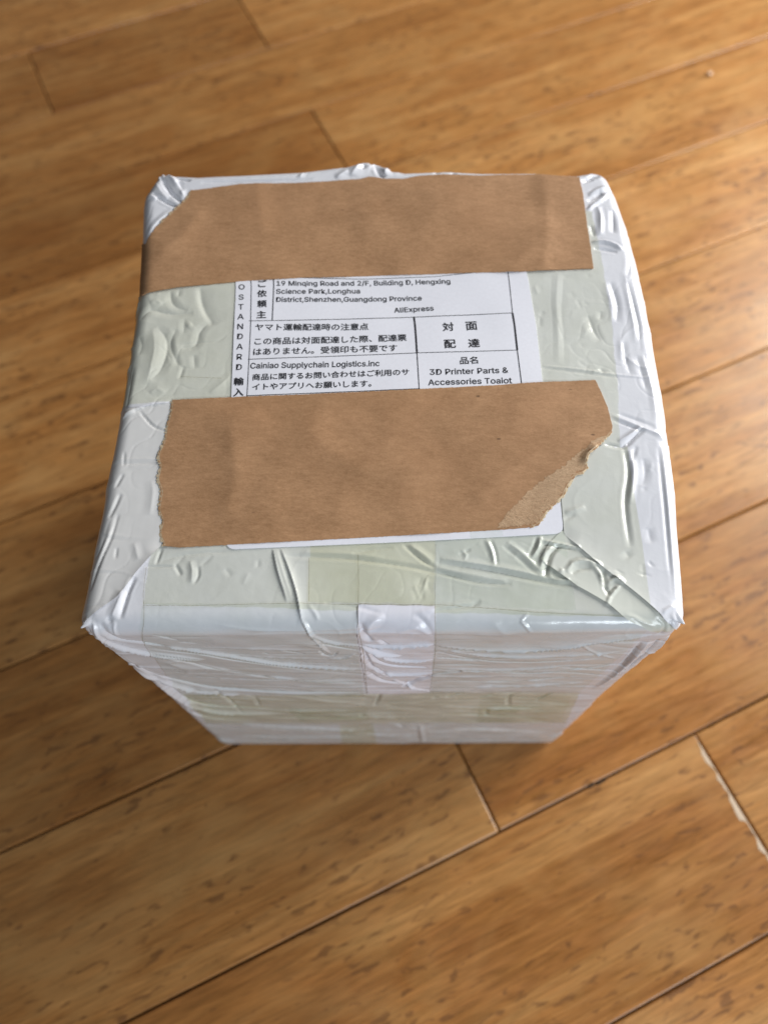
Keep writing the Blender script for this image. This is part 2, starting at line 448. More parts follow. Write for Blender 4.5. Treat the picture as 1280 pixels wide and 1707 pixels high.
# creases, ridges and folds of the wrapping: (path, half width, height, profile)
# r ridge, v furrow, f one-sided fold (steep on the right of its path), g one-sided furrow
WR = [
    # left of the label
    ([(-66.85,129.29),(-65.96,122.33),(-63.79,116.04),(-60.48,110.39)], 2.0, 1.0, 'g'), ([(-61.14,110.93),(-63.19,110.95),(-65.36,107.55),(-66.4,101.83),(-70.75,100.85)], 1.7, -0.8, 'v'),
    ([(-87.15,113.66),(-83.05,117.65),(-79.19,116.52),(-74.12,115.64),(-68.36,116.11)], 1.7, -0.9, 'v'), ([(-77.33,126.91),(-76.38,121.65),(-74.43,118.89),(-70.53,117.21)], 1.6, -0.8, 'v'),
    ([(-74.02,127.7),(-74.23,123.27)], 1.1, -0.5, 'v'), ([(-80.12,109.85),(-76.76,105.34),(-75.66,99.63),(-76.9,91.79),(-79.35,87.59)], 1.9, -1.0, 'v'),
    ([(-81.5,109.34),(-79.87,100.97),(-80.1,93.33),(-80.32,85.87)], 3.2, 0.9, 'r'), ([(-73.47,108.97),(-74.78,102.45),(-71.08,93.23)], 1.3, -0.7, 'v'),
    ([(-71.04,113.72),(-70.8,106.83)], 1.3, -0.45, 'v'), ([(-66.37,97.73),(-65.35,91.9)], 1.2, -0.5, 'v'), ([(-69.25,92.95),(-70.05,87.73)], 0.9, -0.5, 'v'),
    ([(-86.05,106.24),(-84.5,102.31),(-84.93,97.95)], 2.4, -0.7, 'v'), ([(-86.51,93.41),(-86.69,84.72),(-86.98,75.79)], 1.1, -0.7, 'v'), ([(-88.9,94.7),(-88.05,85.96)], 0.9, -0.5, 'v'),
    ([(-72.08,101.9),(-65.5,102.85),(-58.67,103.55),(-56.08,106.38)], 0.6, -0.25, 'v'), ([(-79.05,82.19),(-76.9,83.88),(-74.13,82.14)], 2.5, 0.6, 'r'), ([(-59.38,81.97),(-55.79,85.59),(-52.63,90.01)], 1.8, 0.5, 'r'),
    ([(-79.56,120.05),(-81.41,121.72),(-83.84,120.93)], 2.6, 0.7, 'r'), ([(-81.65,123.92),(-81.23,127.8)], 1.5, 0.4, 'r'), ([(-69.88,109.98),(-68.35,111.29)], 3, 0.4, 'r'),
    # left strip
    ([(-88.21,72.25),(-81.93,75.97),(-77.43,77.36),(-71.1,78.24)], 1.0, 0.8, 'f'), ([(-81.64,75.25),(-78.59,71.44),(-75.69,68.61),(-70.82,66.7)], 0.7, -0.55, 'v'), ([(-86.7,73.89),(-82.94,74.79)], 1.5, 0.5, 'r'),
    ([(-84.18,59.3),(-83.54,53.92)], 0.7, -0.4, 'v'), ([(-89,54.86),(-81.05,55.01),(-71.98,55.14)], 0.9, -0.35, 'v'), ([(-89.25,56.42),(-81.29,56.57),(-72.19,56.71)], 0.6, 0.25, 'r'),
    ([(-83.29,51.05),(-84.95,46.05)], 0.9, -0.55, 'v'), ([(-82.93,43.88),(-84.06,39.21),(-85.27,35.23)], 1.0, -0.7, 'v'), ([(-82.55,36.67),(-83.47,28.63),(-85.64,19.82),(-87.56,11.1)], 0.9, -0.75, 'v'),
    ([(-82.95,34.59),(-84.25,27.82),(-86.38,18.84)], 1.3, 0.35, 'r'), ([(-81.09,25.17),(-80.84,21.37)], 0.7, -0.4, 'v'), ([(-86.37,16.68),(-77.03,16.61)], 0.5, -0.2, 'v'), ([(-89,6.65),(-81.6,6.77)], 0.5, -0.2, 'v'),
    ([(-72.66,35.96),(-72.94,44.44),(-74.11,48.78)], 2.2, 0.3, 'r'), ([(-76.06,26.74),(-73.71,20.72)], 1.6, 0.35, 'r'),
    # front left corner
    ([(-67.34,25.46),(-67.85,22.66),(-68.46,19.3)], 0.8, -0.6, 'v'), ([(-71.61,18.73),(-67.47,18.7),(-62.8,18.66)], 0.6, -0.5, 'v'), ([(-62.9,19.45),(-61.59,17.67),(-60.43,15.71)], 0.9, -0.6, 'v'),
    ([(-68.21,20.08),(-62.53,22.02),(-54.73,23.16),(-43.77,23.68)], 1.3, -0.45, 'v'), ([(-74.16,15.42),(-75.59,9.77),(-76.51,3.14)], 1.1, -1.0, 'v'), ([(-77.04,11.03),(-78.26,5.94),(-79.03,3.49)], 2.0, 0.8, 'r'),
    ([(-58.37,20.6),(-57.23,17.25),(-57.09,13.37)], 1.4, 0.6, 'r'), ([(-55.79,18.61),(-55.24,15.68),(-56.33,12.97)], 0.8, -0.45, 'v'),
    ([(-84.59,2.18),(-83.2,-11.12),(-78.31,-20.43),(-71.74,-27.53),(-60.35,-36.59)], 0.9, 0.9, 'r'), ([(-78.09,2.14),(-78.48,-1.39),(-78.34,-4.99)], 0.8, 0.6, 'r'),
    ([(-82.41,1.83),(-79.65,-8.04),(-73.04,-12.6),(-65.63,-17.98)], 1.5, -0.8, 'v'), ([(-80.15,3.82),(-79.08,1.81)], 1.3, -0.7, 'v'), ([(-86.48,-1.23),(-88,-19.56),(-85.77,-37.59)], 1.2, -0.6, 'v'),
    # front face: pulled creases
    ([(-67.89,-4.59),(-61.49,-10.28)], 0.8, -0.35, 'v'), ([(-61.95,-12.18),(-56.12,-13.58)], 0.7, -0.25, 'v'),
    ([(-73.4,-13.88),(-58.62,-21.5),(-47.48,-30.18),(-29.4,-41.84),(-6,-47.91)], 1.2, 0.75, 'r'), ([(-73.55,-19.17),(-59.85,-27.05),(-48.05,-36.84),(-25.03,-49.97)], 0.8, -0.55, 'v'),
    ([(-75.64,-23.23),(-66.42,-29.07),(-58.82,-35.11)], 0.8, 0.6, 'r'), ([(-74.08,-28.2),(-57.65,-48.47),(-35.21,-62.62),(-6.28,-69.62)], 1.3, -0.65, 'v'), ([(-63.01,-40.37),(-47.14,-56.24),(-26.32,-63.71),(-6.13,-65.04)], 1.5, 0.4, 'r'),
    ([(-87.48,-30.09),(-83.1,-52.93),(-76.11,-67.2),(-63.53,-77.94),(-41.57,-82.39),(-6.04,-84.17)], 1.5, -0.9, 'v'), ([(-89.08,-48.63),(-80.37,-69.9),(-72.19,-82.74),(-57.04,-88.2)], 1.8, 0.9, 'r'),
    ([(-65.33,-78.89),(-63.21,-101.02),(-62.49,-122.36)], 1.6, -0.5, 'v'), ([(-51.56,-92.53),(-52.75,-108.09)], 1.5, -0.5, 'v'), ([(-85.75,-69.79),(-80.96,-109.8),(-68.19,-122.23),(-42.42,-124.08)], 2.4, 0.8, 'r'),
    ([(-83.12,-53.78),(-80.53,-97.31),(-70.93,-110.02),(-46.15,-112.95)], 1.8, -0.7, 'v'), ([(-89.06,-111.98),(-78.65,-134.95),(-57.86,-139.49)], 1.8, -0.6, 'v'),
    ([(-56.83,-116.32),(-10.92,-118.58)], 1.4, 0.4, 'r'), ([(-59.48,-132.73),(-6.26,-136.63)], 1.3, -0.4, 'v'), ([(-67.93,-150.5),(-40.9,-158.5),(-12.78,-165.25)], 2.2, 0.5, 'r'), ([(-76.03,-179.7),(-43.62,-183.84),(-7.45,-181.38)], 2.6, -0.5, 'v'),
    ([(-22.95,1.82),(-20.79,-6.73),(-18.99,-15.61),(-17.12,-25.8)], 0.55, 0.75, 'r'), ([(-22.56,1.48),(-19.13,-8.61),(-14.03,-14.41),(-6.54,-18.49)], 0.7, 0.6, 'r'), ([(-21.44,-11.7),(-14.53,-19),(-7.11,-23.22)], 0.8, -0.4, 'v'),
    ([(-19.93,-22.28),(-18.9,-28.59),(-16.01,-29.37),(-14.31,-24.46)], 0.7, -0.45, 'v'), ([(-17.85,-32.97),(-12.4,-31.61),(-8.8,-26.67)], 0.9, 0.4, 'r'), ([(-32.1,-22.72),(-24.76,-26.35)], 0.7, -0.3, 'v'), ([(-38.27,-25.37),(-36.53,-26.82)], 0.7, -0.3, 'v'),
    # middle of the front lip
    ([(-34.12,24.8),(-31.75,16.48),(-28.23,7.45)], 0.75, 0.9, 'f'), ([(-31.77,24.79),(-28.41,17.04),(-25.13,8.1),(-22.6,-1.3)], 0.7, 1.1, 'f'), ([(-33,24.4),(-30.14,16.47),(-26.89,8.11)], 1.5, 0.5, 'r'),
    ([(-30.26,21.98),(-13.15,21.45),(-3.04,20.19),(7.03,18.54),(14.57,16.73),(22.94,14.73)], 1.2, -0.75, 'v'), ([(-25.68,23.14),(-11.25,22.83),(-0.41,21.56)], 1.6, 0.4, 'r'), ([(5.17,25.91),(11.08,20.68),(15.07,18.09)], 0.9, -0.7, 'v'),
    ([(7.16,25.89),(10.66,23.06),(14.32,20.06)], 1.6, 0.6, 'r'), ([(-10.17,22.82),(-4.13,24.17),(2.15,24.93)], 1.0, -0.4, 'v'), ([(-22.01,6.76),(-19.69,4.47),(-18.62,2.14)], 0.9, 0.35, 'r'),
    ([(-17.3,7.22),(-10.22,6.53),(-6.31,5.85),(0.45,4.02)], 0.9, -0.4, 'v'),
    # bare film patch
    ([(-6.63,-15.86),(0.47,-17.97),(16.06,-16.31)], 0.7, 0.85, 'r'), ([(-6.52,-17.83),(-0.78,-24.73),(5.81,-29.09)], 1.0, 1.0, 'r'), ([(-6.1,-21.87),(-3.97,-42.37),(2.72,-59.01)], 1.2, -1.0, 'v'),
    ([(-4.97,-22.58),(-2.18,-35.51),(3.83,-42.53),(15.21,-45.13)], 1.0, -0.9, 'v'), ([(-2.84,-21.93),(1.47,-31.89),(8.44,-34.98),(16.39,-33.66)], 1.0, 0.7, 'r'), ([(-5.19,-35.45),(-0.85,-52.13),(8.72,-54.85),(17.62,-53.35)], 1.1, 0.7, 'r'),
    ([(6.73,-75.57),(12.16,-64.52),(17.77,-56.74)], 1.8, -1.0, 'v'), ([(-5.69,-51.19),(-1.04,-64.24),(6.69,-69.89)], 1.5, -0.7, 'v'), ([(3.36,-62.55),(11.31,-76.63),(17.27,-83.67)], 1.0, 0.6, 'r'),
    ([(-6.18,1.38),(-5.35,-6.42),(-3.35,-12.69)], 1.5, -0.8, 'v'), ([(0.46,3.86),(-2.87,1.36),(-4.19,-4.03)], 2.0, 0.6, 'r'), ([(9.2,3.65),(11.87,1.96),(15.3,-6.82)], 1.2, -0.6, 'v'), ([(4.43,-4.19),(9.76,-1.92),(14.53,-5.59)], 1.6, 0.6, 'r'),
    ([(14.73,4.92),(22.05,5.86),(26.24,6.32),(28.5,7.62)], 1.0, -0.7, 'v'), ([(9.18,3.97),(14.72,5.25),(22.03,6.51),(26.58,7.13)], 1.2, 0.5, 'r'), ([(-1.1,-11.47),(1.61,-16.67)], 1.0, -0.6, 'v'),
    # front right
    ([(16.14,-18.28),(28.91,-21.89),(46.05,-22.91),(60.77,-17.19),(81.57,-8.12)], 0.6, 0.7, 'f'), ([(16.89,-22.33),(35.35,-30.41),(63.41,-30.25),(78.08,-26.31)], 1.0, 0.4, 'r'),
    ([(17.04,-25.78),(32.56,-36.22),(53.04,-38.9),(71.95,-33.32)], 0.8, -0.4, 'v'), ([(17.33,-32.22),(31.82,-36.96)], 0.8, -0.45, 'v'), ([(17.76,-42.03),(35.27,-43.17)], 0.8, -0.4, 'v'),
    ([(17.34,-56.73),(26.65,-51.87)], 0.9, -0.5, 'v'), ([(24.64,-53.49),(27.22,-51.05)], 1.2, -0.6, 'v'), ([(27.58,-50.23),(50.85,-55.73),(67.28,-49.42),(80.18,-42.53)], 0.8, -0.5, 'v'), ([(17.97,-46.79),(42.22,-49.72),(66.14,-43.81)], 1.3, 0.4, 'r'),
    ([(18.92,-68.3),(46.77,-68.9),(69.5,-60.42)], 1.2, -0.4, 'v'), ([(20.44,-76.83),(47.86,-77.42),(73.74,-70.39)], 1.4, 0.45, 'r'), ([(60.77,-17.19),(67.71,-27.5),(76.47,-35.62)], 0.8, 0.3, 'r'),
    ([(81.51,-14.37),(81.93,-29.91),(81.7,-57.22),(80.56,-81.05)], 1.6, 0.7, 'r'), ([(83.93,-13.14),(84.88,-26.45),(84.28,-50.59)], 1.2, -0.7, 'v'), ([(79.41,-16.91),(80.77,-44.89)], 1.0, -0.5, 'v'), ([(87.64,-13.21),(88.87,-33.66)], 1.4, 0.7, 'r'),
    ([(-1.66,-87.33),(-2.81,-97.93),(-4.53,-109.17)], 1.2, -0.6, 'v'), ([(19.04,-98.41),(21.31,-95.21)], 1.5, -0.4, 'v'), ([(24.26,-96.35),(30.87,-88.04)], 1.2, -0.45, 'v'), ([(37.85,-99.93),(43.12,-92.49)], 1.2, -0.4, 'v'),
    ([(51.64,-112.78),(49.88,-96.91),(52.39,-90.59)], 1.4, -0.5, 'v'), ([(61.63,-102.67),(66.1,-87.78)], 1.2, -0.5, 'v'), ([(43.04,-117.37),(44.31,-132.5)], 1.5, -0.5, 'v'), ([(22.23,-114.49),(65.8,-117.88)], 1.6, 0.45, 'r'), ([(21.62,-129.37),(68.47,-134.37)], 1.3, -0.4, 'v'),
    ([(-11.48,-132.52),(-9.12,-126.11)], 1.4, -0.5, 'v'), ([(4.49,-149.34),(7.91,-159.66)], 1.8, -0.5, 'v'), ([(19.24,-175.48),(44.74,-165.09),(81.25,-176.99)], 2.6, 0.5, 'r'), ([(15.7,-153.93),(18.61,-202.89)], 1.8, 0.6, 'r'),
    # folds by the front right corner
    ([(46.66,28.61),(45.65,24.19),(43.6,20.83)], 1.0, 0.9, 'r'), ([(45.38,28.21),(44.41,24.8),(42.91,22.02)], 0.8, -0.5, 'v'), ([(30.04,27.53),(31.83,23.1),(32.7,18.36)], 1.0, 0.7, 'r'), ([(31.49,27.51),(32.9,23.09),(33.41,18.55)], 0.7, -0.4, 'v'),
    ([(36.34,26.47),(40.95,22.43),(47.03,15.53)], 1.3, 0.7, 'r'), ([(35.07,25.27),(39.86,20.86),(45.6,14.96)], 0.9, -0.4, 'v'), ([(52.49,25.14),(49.16,21.58),(47.54,14.56)], 1.1, -1.2, 'v'), ([(50.71,25.55),(47.56,21.99),(46,16.89)], 1.2, 1.0, 'r'),
    ([(46.61,26.99),(50.54,25.75),(58.36,23.89)], 0.9, 0.9, 'r'), ([(47.11,25.18),(51.57,24.54),(56.91,23.5)], 0.8, -0.7, 'v'), ([(53.77,16.06),(55.84,19.16),(59.6,19.73),(64.31,17.93)], 1.2, 1.1, 'r'), ([(55.17,15.47),(57.54,17.2),(61.08,17.17)], 1.1, -0.7, 'v'),
    ([(60.82,19.13),(63.49,15.79),(64.69,11.01)], 1.0, 0.9, 'r'), ([(64.81,17.34),(64.88,11.37),(66.49,8.22)], 0.9, -1.0, 'v'), ([(69.47,11.72),(66.7,9.06),(65.16,6.26)], 0.8, 0.9, 'r'), ([(68.04,11.35),(65.66,9.24)], 0.8, -0.6, 'v'),
    ([(65.97,12.12),(68,14.22),(70.74,12.47)], 1.0, 0.8, 'r'), ([(52.75,17.23),(52,15.88)], 1.2, 0.6, 'r'), ([(48.62,15.32),(50.17,13.77),(54.75,13.35)], 1.0, 0.6, 'r'),
    ([(15.03,19.86),(29.32,17.4),(40.82,14.8),(50.15,12.61),(56.81,11.8)], 1.3, -0.95, 'v'), ([(16.62,21.03),(29.32,18.77),(40.85,16.35),(49.46,13.77)], 1.6, 0.8, 'r'), ([(15.09,17.12),(26.32,13.55),(37.63,12.32)], 1.0, -0.75, 'v'), ([(15.43,18.09),(26.48,15.48),(36.22,13.48)], 1.2, 0.55, 'r'),
    ([(22.86,23.97),(24.13,21.97),(23.24,20.59)], 0.9, 0.4, 'r'), ([(21.97,22.58),(25.55,23.95)], 0.8, -0.4, 'v'), ([(8.84,12.33),(10.77,7.89)], 0.8, 0.25, 'r'), ([(12.65,15.19),(11.73,10.45)], 0.8, 0.25, 'r'),
    ([(40.18,1.8),(41.41,3.13),(42.46,3.95)], 0.7, 0.35, 'r'), ([(40.18,1.63),(43.87,-4.36)], 0.7, 0.3, 'r'), ([(70.04,3.3),(73.12,2.62),(79.86,-2.11)], 0.8, 0.5, 'r'),
    ([(79.52,2.58),(82.18,-0.99),(82.48,-8.14)], 1.0, -0.7, 'v'), ([(81.17,3.89),(83.72,5.34),(85.81,5.49)], 0.9, 0.7, 'r'), ([(84.66,-4.56),(83.43,1.54)], 0.9, -0.7, 'v'), ([(85.01,4.2),(85.86,1.87),(89.29,-2.29)], 0.9, -0.6, 'v'),
    # right of the label
    ([(57.26,133.74),(55.13,120.15),(54.46,110.49),(53.23,93.25)], 2.0, -0.22, 'v'), ([(59.57,133.71),(57.02,120.4),(55.93,107.05),(54.99,92.98)], 3.6, 0.45, 'r'), ([(61.29,132.55),(58.09,114.7),(57.69,103.91),(56.71,92.21)], 1.8, -0.26, 'v'),
    ([(76.99,128.4),(77.72,118.21),(76.18,110.47)], 1.7, -0.9, 'v'), ([(75.11,128.42),(75.56,118.79),(74.61,110.76)], 2.0, 0.5, 'r'), ([(83.04,128.31),(83.51,111.7),(83.07,102.81)], 1.4, -0.9, 'v'), ([(82.56,132.53),(81.81,114.66),(81.51,101.54)], 1.6, 0.6, 'r'),
    ([(66.91,113.52),(68.04,106.9),(69.8,102.46)], 2.2, -0.8, 'v'), ([(71.7,115.33),(70.68,111.61)], 1.5, -0.5, 'v'), ([(77.58,102.11),(77.41,95.48),(78.31,87.98)], 1.5, -0.7, 'v'), ([(76.47,102.89),(75.85,93.99)], 1.4, 0.4, 'r'),
    ([(48.59,92.06),(60.89,90.42),(74.2,88.03),(86.75,86.66)], 0.7, 0.5, 'r'), ([(48.52,91.06),(60.78,89.18),(74.06,86.8)], 0.8, -0.3, 'v'), ([(68.43,91.07),(69.75,88.58)], 2.0, -0.6, 'v'), ([(82.88,96.42),(84.26,84),(84.95,69.72)], 1.6, 0.7, 'r'), ([(81.29,96.44),(82.59,81.59)], 1.4, -0.5, 'v'),
    ([(68.86,72.23),(75,69.36),(80.13,66.53),(84.69,64.2),(87.35,60.31)], 1.2, 1.1, 'r'), ([(69.69,70.11),(75.27,67.74),(79.48,65.39)], 0.8, -0.5, 'v'), ([(72.69,72.18),(78.27,69.79),(84.16,66.95)], 1.1, -0.7, 'v'),
    ([(67.39,60.51),(73.15,59.33),(76.8,62.68),(80.48,66.07)], 1.1, -1.0, 'v'), ([(71.98,61.37),(75.96,64.06),(79.61,67.23)], 1.3, 0.8, 'r'), ([(73.7,59.1),(74.34,50.24),(72.54,38.71),(73.22,24.18)], 1.3, -0.95, 'v'), ([(75.15,58.41),(75.82,50.23),(74.01,38.9)], 1.5, 0.7, 'r'), ([(77.49,59.51),(75.55,53.96)], 1.0, -0.5, 'v'),
    ([(79.38,55.03),(79.48,49.54),(78.19,45.23)], 2.0, -0.5, 'v'), ([(78.87,30.59),(79.58,25.53)], 2.0, -0.4, 'v'), ([(85.64,60.1),(85.52,40.91),(85.61,20.51),(85.63,7.45)], 1.0, 0.8, 'r'), ([(84.26,59.44),(84.4,36.72),(84.42,14.68)], 1.0, -0.5, 'v'),
    ([(71.54,22.99),(72.82,20.61)], 2.4, -0.4, 'v'), ([(54.13,35.94),(57.45,36.95),(60.24,37.76)], 1.6, 0.6, 'r'), ([(53.69,33.66),(57.02,35.29)], 1.0, -0.4, 'v'), ([(74.62,15.71),(78.61,14.72)], 0.6, -0.25, 'v'), ([(68.14,16.73),(70.7,15.16)], 0.6, -0.25, 'v'), ([(78.08,19.59),(79.71,17.62)], 0.7, -0.3, 'v'),
    # back corners and back edge
    ([(77.36,169.81),(82.52,171.5),(84.9,172.95),(88.26,172.85)], 1.2, 1.2, 'r'), ([(74.15,161.77),(78.48,164.82),(82.23,167),(84.44,170.05)], 1.1, 1.2, 'r'), ([(76.23,166.85),(79.63,167.83),(82.67,169.83)], 1.4, -1.0, 'v'),
    ([(73.34,147.01),(78.31,147.2),(82.04,145.46),(83.94,143.13)], 1.2, 1.2, 'r'), ([(73.68,144.15),(77.83,143.51),(81.87,142.29)], 1.3, -0.8, 'v'), ([(79.38,164.01),(79.5,159.99),(77.46,150.52)], 1.6, 0.8, 'r'), ([(84.75,162.23),(82.3,151.09)], 1.8, -0.8, 'v'), ([(76.63,176.98),(80.16,177.39),(85.59,180.75)], 1.6, -1.6, 'v'),
    ([(74.7,155.31),(75.15,149.77)], 1.5, -0.7, 'v'), ([(86.45,139.61),(83.56,131.11)], 1.5, -0.8, 'v'),
    ([(-89.66,183.55),(-78.17,172.23),(-73.36,167.33)], 1.1, -1.8, 'v'), ([(-85.13,171.78),(-79.97,168.26),(-74.25,165.12)], 1.1, -1.6, 'v'), ([(-86.79,177.3),(-78.98,169.39)], 3.0, 0.9, 'r'), ([(-86.76,183.34),(-75.72,174.66),(-72.69,169.58)], 1.7, 1.3, 'r'), ([(-81.09,180.61),(-73.19,178.43)], 1.2, -1.2, 'v'), ([(-78.35,178.2),(-73.76,172.97)], 1.4, -1.1, 'v'),
    ([(-87.96,171.36),(-83.04,169.27)], 1.6, 1.3, 'r'), ([(-86.43,151.97),(-82.61,158.57),(-76.47,164.53)], 1.7, 0.9, 'r'),
    ([(-68.69,177.22),(-49.26,176.74),(-26.32,175.97)], 1.0, -0.8, 'v'), ([(-8.22,177.89),(-8.04,181.42)], 2.0, -1.4, 'v'), ([(-4.44,181.76),(-1.02,178.4),(1.51,176.1)], 2.0, -1.8, 'v'), ([(3.14,180.44),(4.66,184.99)], 2.0, -1.6, 'v'), ([(-11.44,175.39),(-9.7,180),(-5.4,181.88)], 4.5, 1.3, 'r'), ([(1.4,177.26),(1.58,181.41),(3.46,184)], 3.0, 1.0, 'r'), ([(-17.07,175.02),(-13.46,177.75)], 3, 0.8, 'r'), ([(27.64,181.58),(28.77,177.57)], 1.6, -1.2, 'v'), ([(20.56,181.59),(22.76,179.92)], 2, -0.8, 'v'), ([(-31.06,176.91),(-31.07,180.34)], 1.6, 0.5, 'r'),
]
WR += [([(-89.5, 0.6), (-88.2, -0.8)], 2.6, 2.6, 'r'), ([(88.2, -0.8), (89.5, 0.6)], 3.4, 2.7, 'r'),
       ([(-86, 182), (-88, 180)], 4.0, 1.6, 'r')]
rnd = random.Random(5)
# small trapped bubbles right of the label and scattered little puckers
for (x, s) in [(50.58,125.15),(62.92,122.5),(64.62,118.66),(66.92,118.9),(51.31,114.53),(61.69,114.12),(61.87,130.85),(69.72,131.3),(65.14,106.15),(63.4,100.48),(63.04,92.39),(50.23,110.81),(81.33,51.7),(78.65,44.16),(66.27,89.11),(38.98,21.85),(10.56,13.66),(11.59,9.57),(13.28,11.72),(10.19,9.24),(76.45,16.67),(-61.44,20.63),(-53.33,20.57),(-37.94,19.47),(-46.59,16.59),(-41.02,14.61)]:
    a = rnd.uniform(-0.8, 0.8) + 1.57
    L = rnd.uniform(0.8, 2.4)
    WR.append(([(x - math.cos(a) * L, s - math.sin(a) * L), (x + math.cos(a) * L, s + math.sin(a) * L)], rnd.uniform(1.0, 1.7), rnd.choice([-0.16, -0.22, 0.18]), 'r'))
for k in range(46):      # hidden or hardly seen sides: a rough scatter of creases
    x = rnd.choice([rnd.uniform(-260, -95), rnd.uniform(95, 260)])
    s = rnd.uniform(5, 178)
    a = rnd.uniform(-0.5, 0.5)
    L = rnd.uniform(8, 30)
    WR.append(([(x - math.cos(a) * L * .4, s - math.sin(a) * L), (x + math.cos(a) * L * .4, s + math.sin(a) * L)], rnd.uniform(1, 2.2), rnd.choice([-0.7, 0.8]), 'r'))

PREP = []
for k, (path, wd, amp, kind) in enumerate(WR):
    if k < 20:
        wd, amp = wd * 1.25, amp * 0.72        # the loose film left of the label lies softer
    wd, amp = max(wd * 0.64, 0.40), amp * (1.9 if path[len(path) // 2][1] < -4 else 0.80)
    if max(q[1] for q in path) > 176:
        amp *= 1.25         # crumpled back edge and back corners
    elif path[0][0] > 55 and path[0][1] > 72:
        amp *= 1.25 if path[0][1] > 140 else 0.62        # stretched tight right of the label
    P2 = catmull(path)
    P3, N3 = roundmap(fold(P2))
    T = np.diff(P3, axis=0)
    L = np.linalg.norm(T, axis=1)
    keep = L > 1e-6
    cum = np.concatenate([[0], np.cumsum(L)])
    PREP.append((P3, N3, cum, wd, amp, kind))


def wrinkles(p):
    h = np.zeros(len(p))
    order = np.arange(len(p))
    for P3, N3, cum, wd, amp, kind in PREP:
        R = wd * (9 if kind in 'fg' else 3.2)
        lo, hi = P3.min(0) - R, P3.max(0) + R
        idx = order[((p >= lo) & (p <= hi)).all(1)]
        if not len(idx):
            continue
        q = p[idx]
        best = np.full(len(idx), 1e9)
        sd = np.zeros(len(idx))
        tt = np.zeros(len(idx))
        for i in range(len(P3) - 1):
            e = P3[i + 1] - P3[i]
            L2 = e @ e
            if L2 < 1e-9:
                continue
            v = q - P3[i]
            t = np.clip(v @ e / L2, 0, 1)
            dv = v - t[:, None] * e
            d2 = (dv * dv).sum(1)
            b = d2 < best
            side = np.cross(N3[i], e / math.sqrt(L2))
            best = np.where(b, d2, best)
            sd = np.where(b, np.sign(dv @ side), sd)
            tt = np.where(b, (cum[i] + t * math.sqrt(L2)) / cum[-1], tt)
        d = np.sqrt(best) / wd
        if kind in 'rv':
            d = d * 1.25
            prof = np.exp(-d ** 0.95) - 0.14 * np.exp(-((d - 2.2) / 0.9) ** 2)
        elif kind == 'f':
            prof = np.where(sd > 0, np.exp(-d / 2.4), np.exp(-(d * 2.8) ** 2))
        else:
            prof = np.where(sd > 0, -np.exp(-d / 1.6), -np.exp(-(d * 1.3) ** 2))
        taper = np.sqrt(np.clip(np.sin(math.pi * np.clip(tt, 0.0, 1.0)), 0, 1)) * 0.85 + 0.15 * (1 - (2 * tt - 1) ** 4)
        h[idx] += amp * prof * np.clip(taper, 0, 1)
    return h


rs = np.random.RandomState(3)


def waves(n, lmin, lmax, aniso=(1, 1, 1)):
    k = rs.normal(size=(n, 3)) * np.array(aniso)
    k /= np.linalg.norm(k, axis=1, keepdims=True)
    k *= (2 * math.pi / rs.uniform(lmin, lmax, n))[:, None]
    return k, rs.uniform(0, 6.28, n)


def wsum(wv, p):
    k, ph = wv
    return np.sin(p @ k.T + ph).sum(1) / math.sqrt(len(ph) / 2)


W_BIG = waves(10, 55, 130)
W_MID = waves(16, 9, 26)
W_STREAK = waves(18, 4.5, 14, (0.06, 0.06, 1))
W_FINE = waves(24, 2.2, 6)
W_R1 = waves(9, 14, 34)
W_R2 = waves(9, 9, 22)
W_RS = waves(9, 9, 26, (0.14, 0.14, 1))
W_ENV = waves(7, 25, 70)
W_PAPER = waves(12, 16, 50, (1, 0.5, 0))


def ridged(wv, p, w):
    return np.exp(-(np.abs(wsum(wv, p)) / w) ** 1.1)


def crumple(p, side):
    """network of thin sharp creases, stronger here and weaker there"""
    e = np.clip(wsum(W_ENV, p) * 0.5 + 0.45, 0, 1.3)
    e2 = np.clip(wsum(W_ENV, p[:, [1, 0, 2]] + 31) * 0.5 + 0.45, 0, 1.3)
    edge = sm(60, 86, np.abs(p[:, 0]))
    a = (0.05 + 0.10 * edge) * e * ridged(W_R1, p, 0.16) - (0.05 + 0.07 * edge) * e2 * ridged(W_R2, p + 17, 0.14)
    b = 0.5 * e * ridged(W_RS, p, 0.20) - 0.42 * e2 * ridged(W_RS, p + 23, 0.16) + 0.12 * ridged(W_R1, p, 0.12) * e2
    return a * (1 - side) + b * side


def big(p):
    return 0.28 * wsum(W_BIG, p)


def mask(p):
    """0 where paper or label press the wrapping flat"""
    m = np.ones(len(p))
    top = p[:, 2] > H_ - 3.5
    x, y = p[top, 0], p[top, 1]
    d = np.minimum(np.minimum(sdf(PAPER_BACK, x, y), sdf(PAPER_FRONT, x, y)), sdf(LABEL, x, y) + 0.6)
    m[top] = sm(-0.6, 2.6, d)
    return m


def warp(p):
    """the true outline of the bulging parcel"""
    q = p.copy()
    wz = sm(H_ - 110, H_ - 8, p[:, 2])
    y2 = p[:, 1] + wz * (sm(D_ - 40, D_, p[:, 1]) * (tab(OUT_B, p[:, 0]) - D_) - 1.2 * sm(12, 0, p[:, 1]))
    xl, xr = tab(OUT_L, y2), tab(OUT_R, y2)
    t = (p[:, 0] + W_ / 2) / W_
    q[:, 0] = p[:, 0] + wz * (xl + t * (xr - xl) - p[:, 0])
    q[:, 1] = y2
    return q


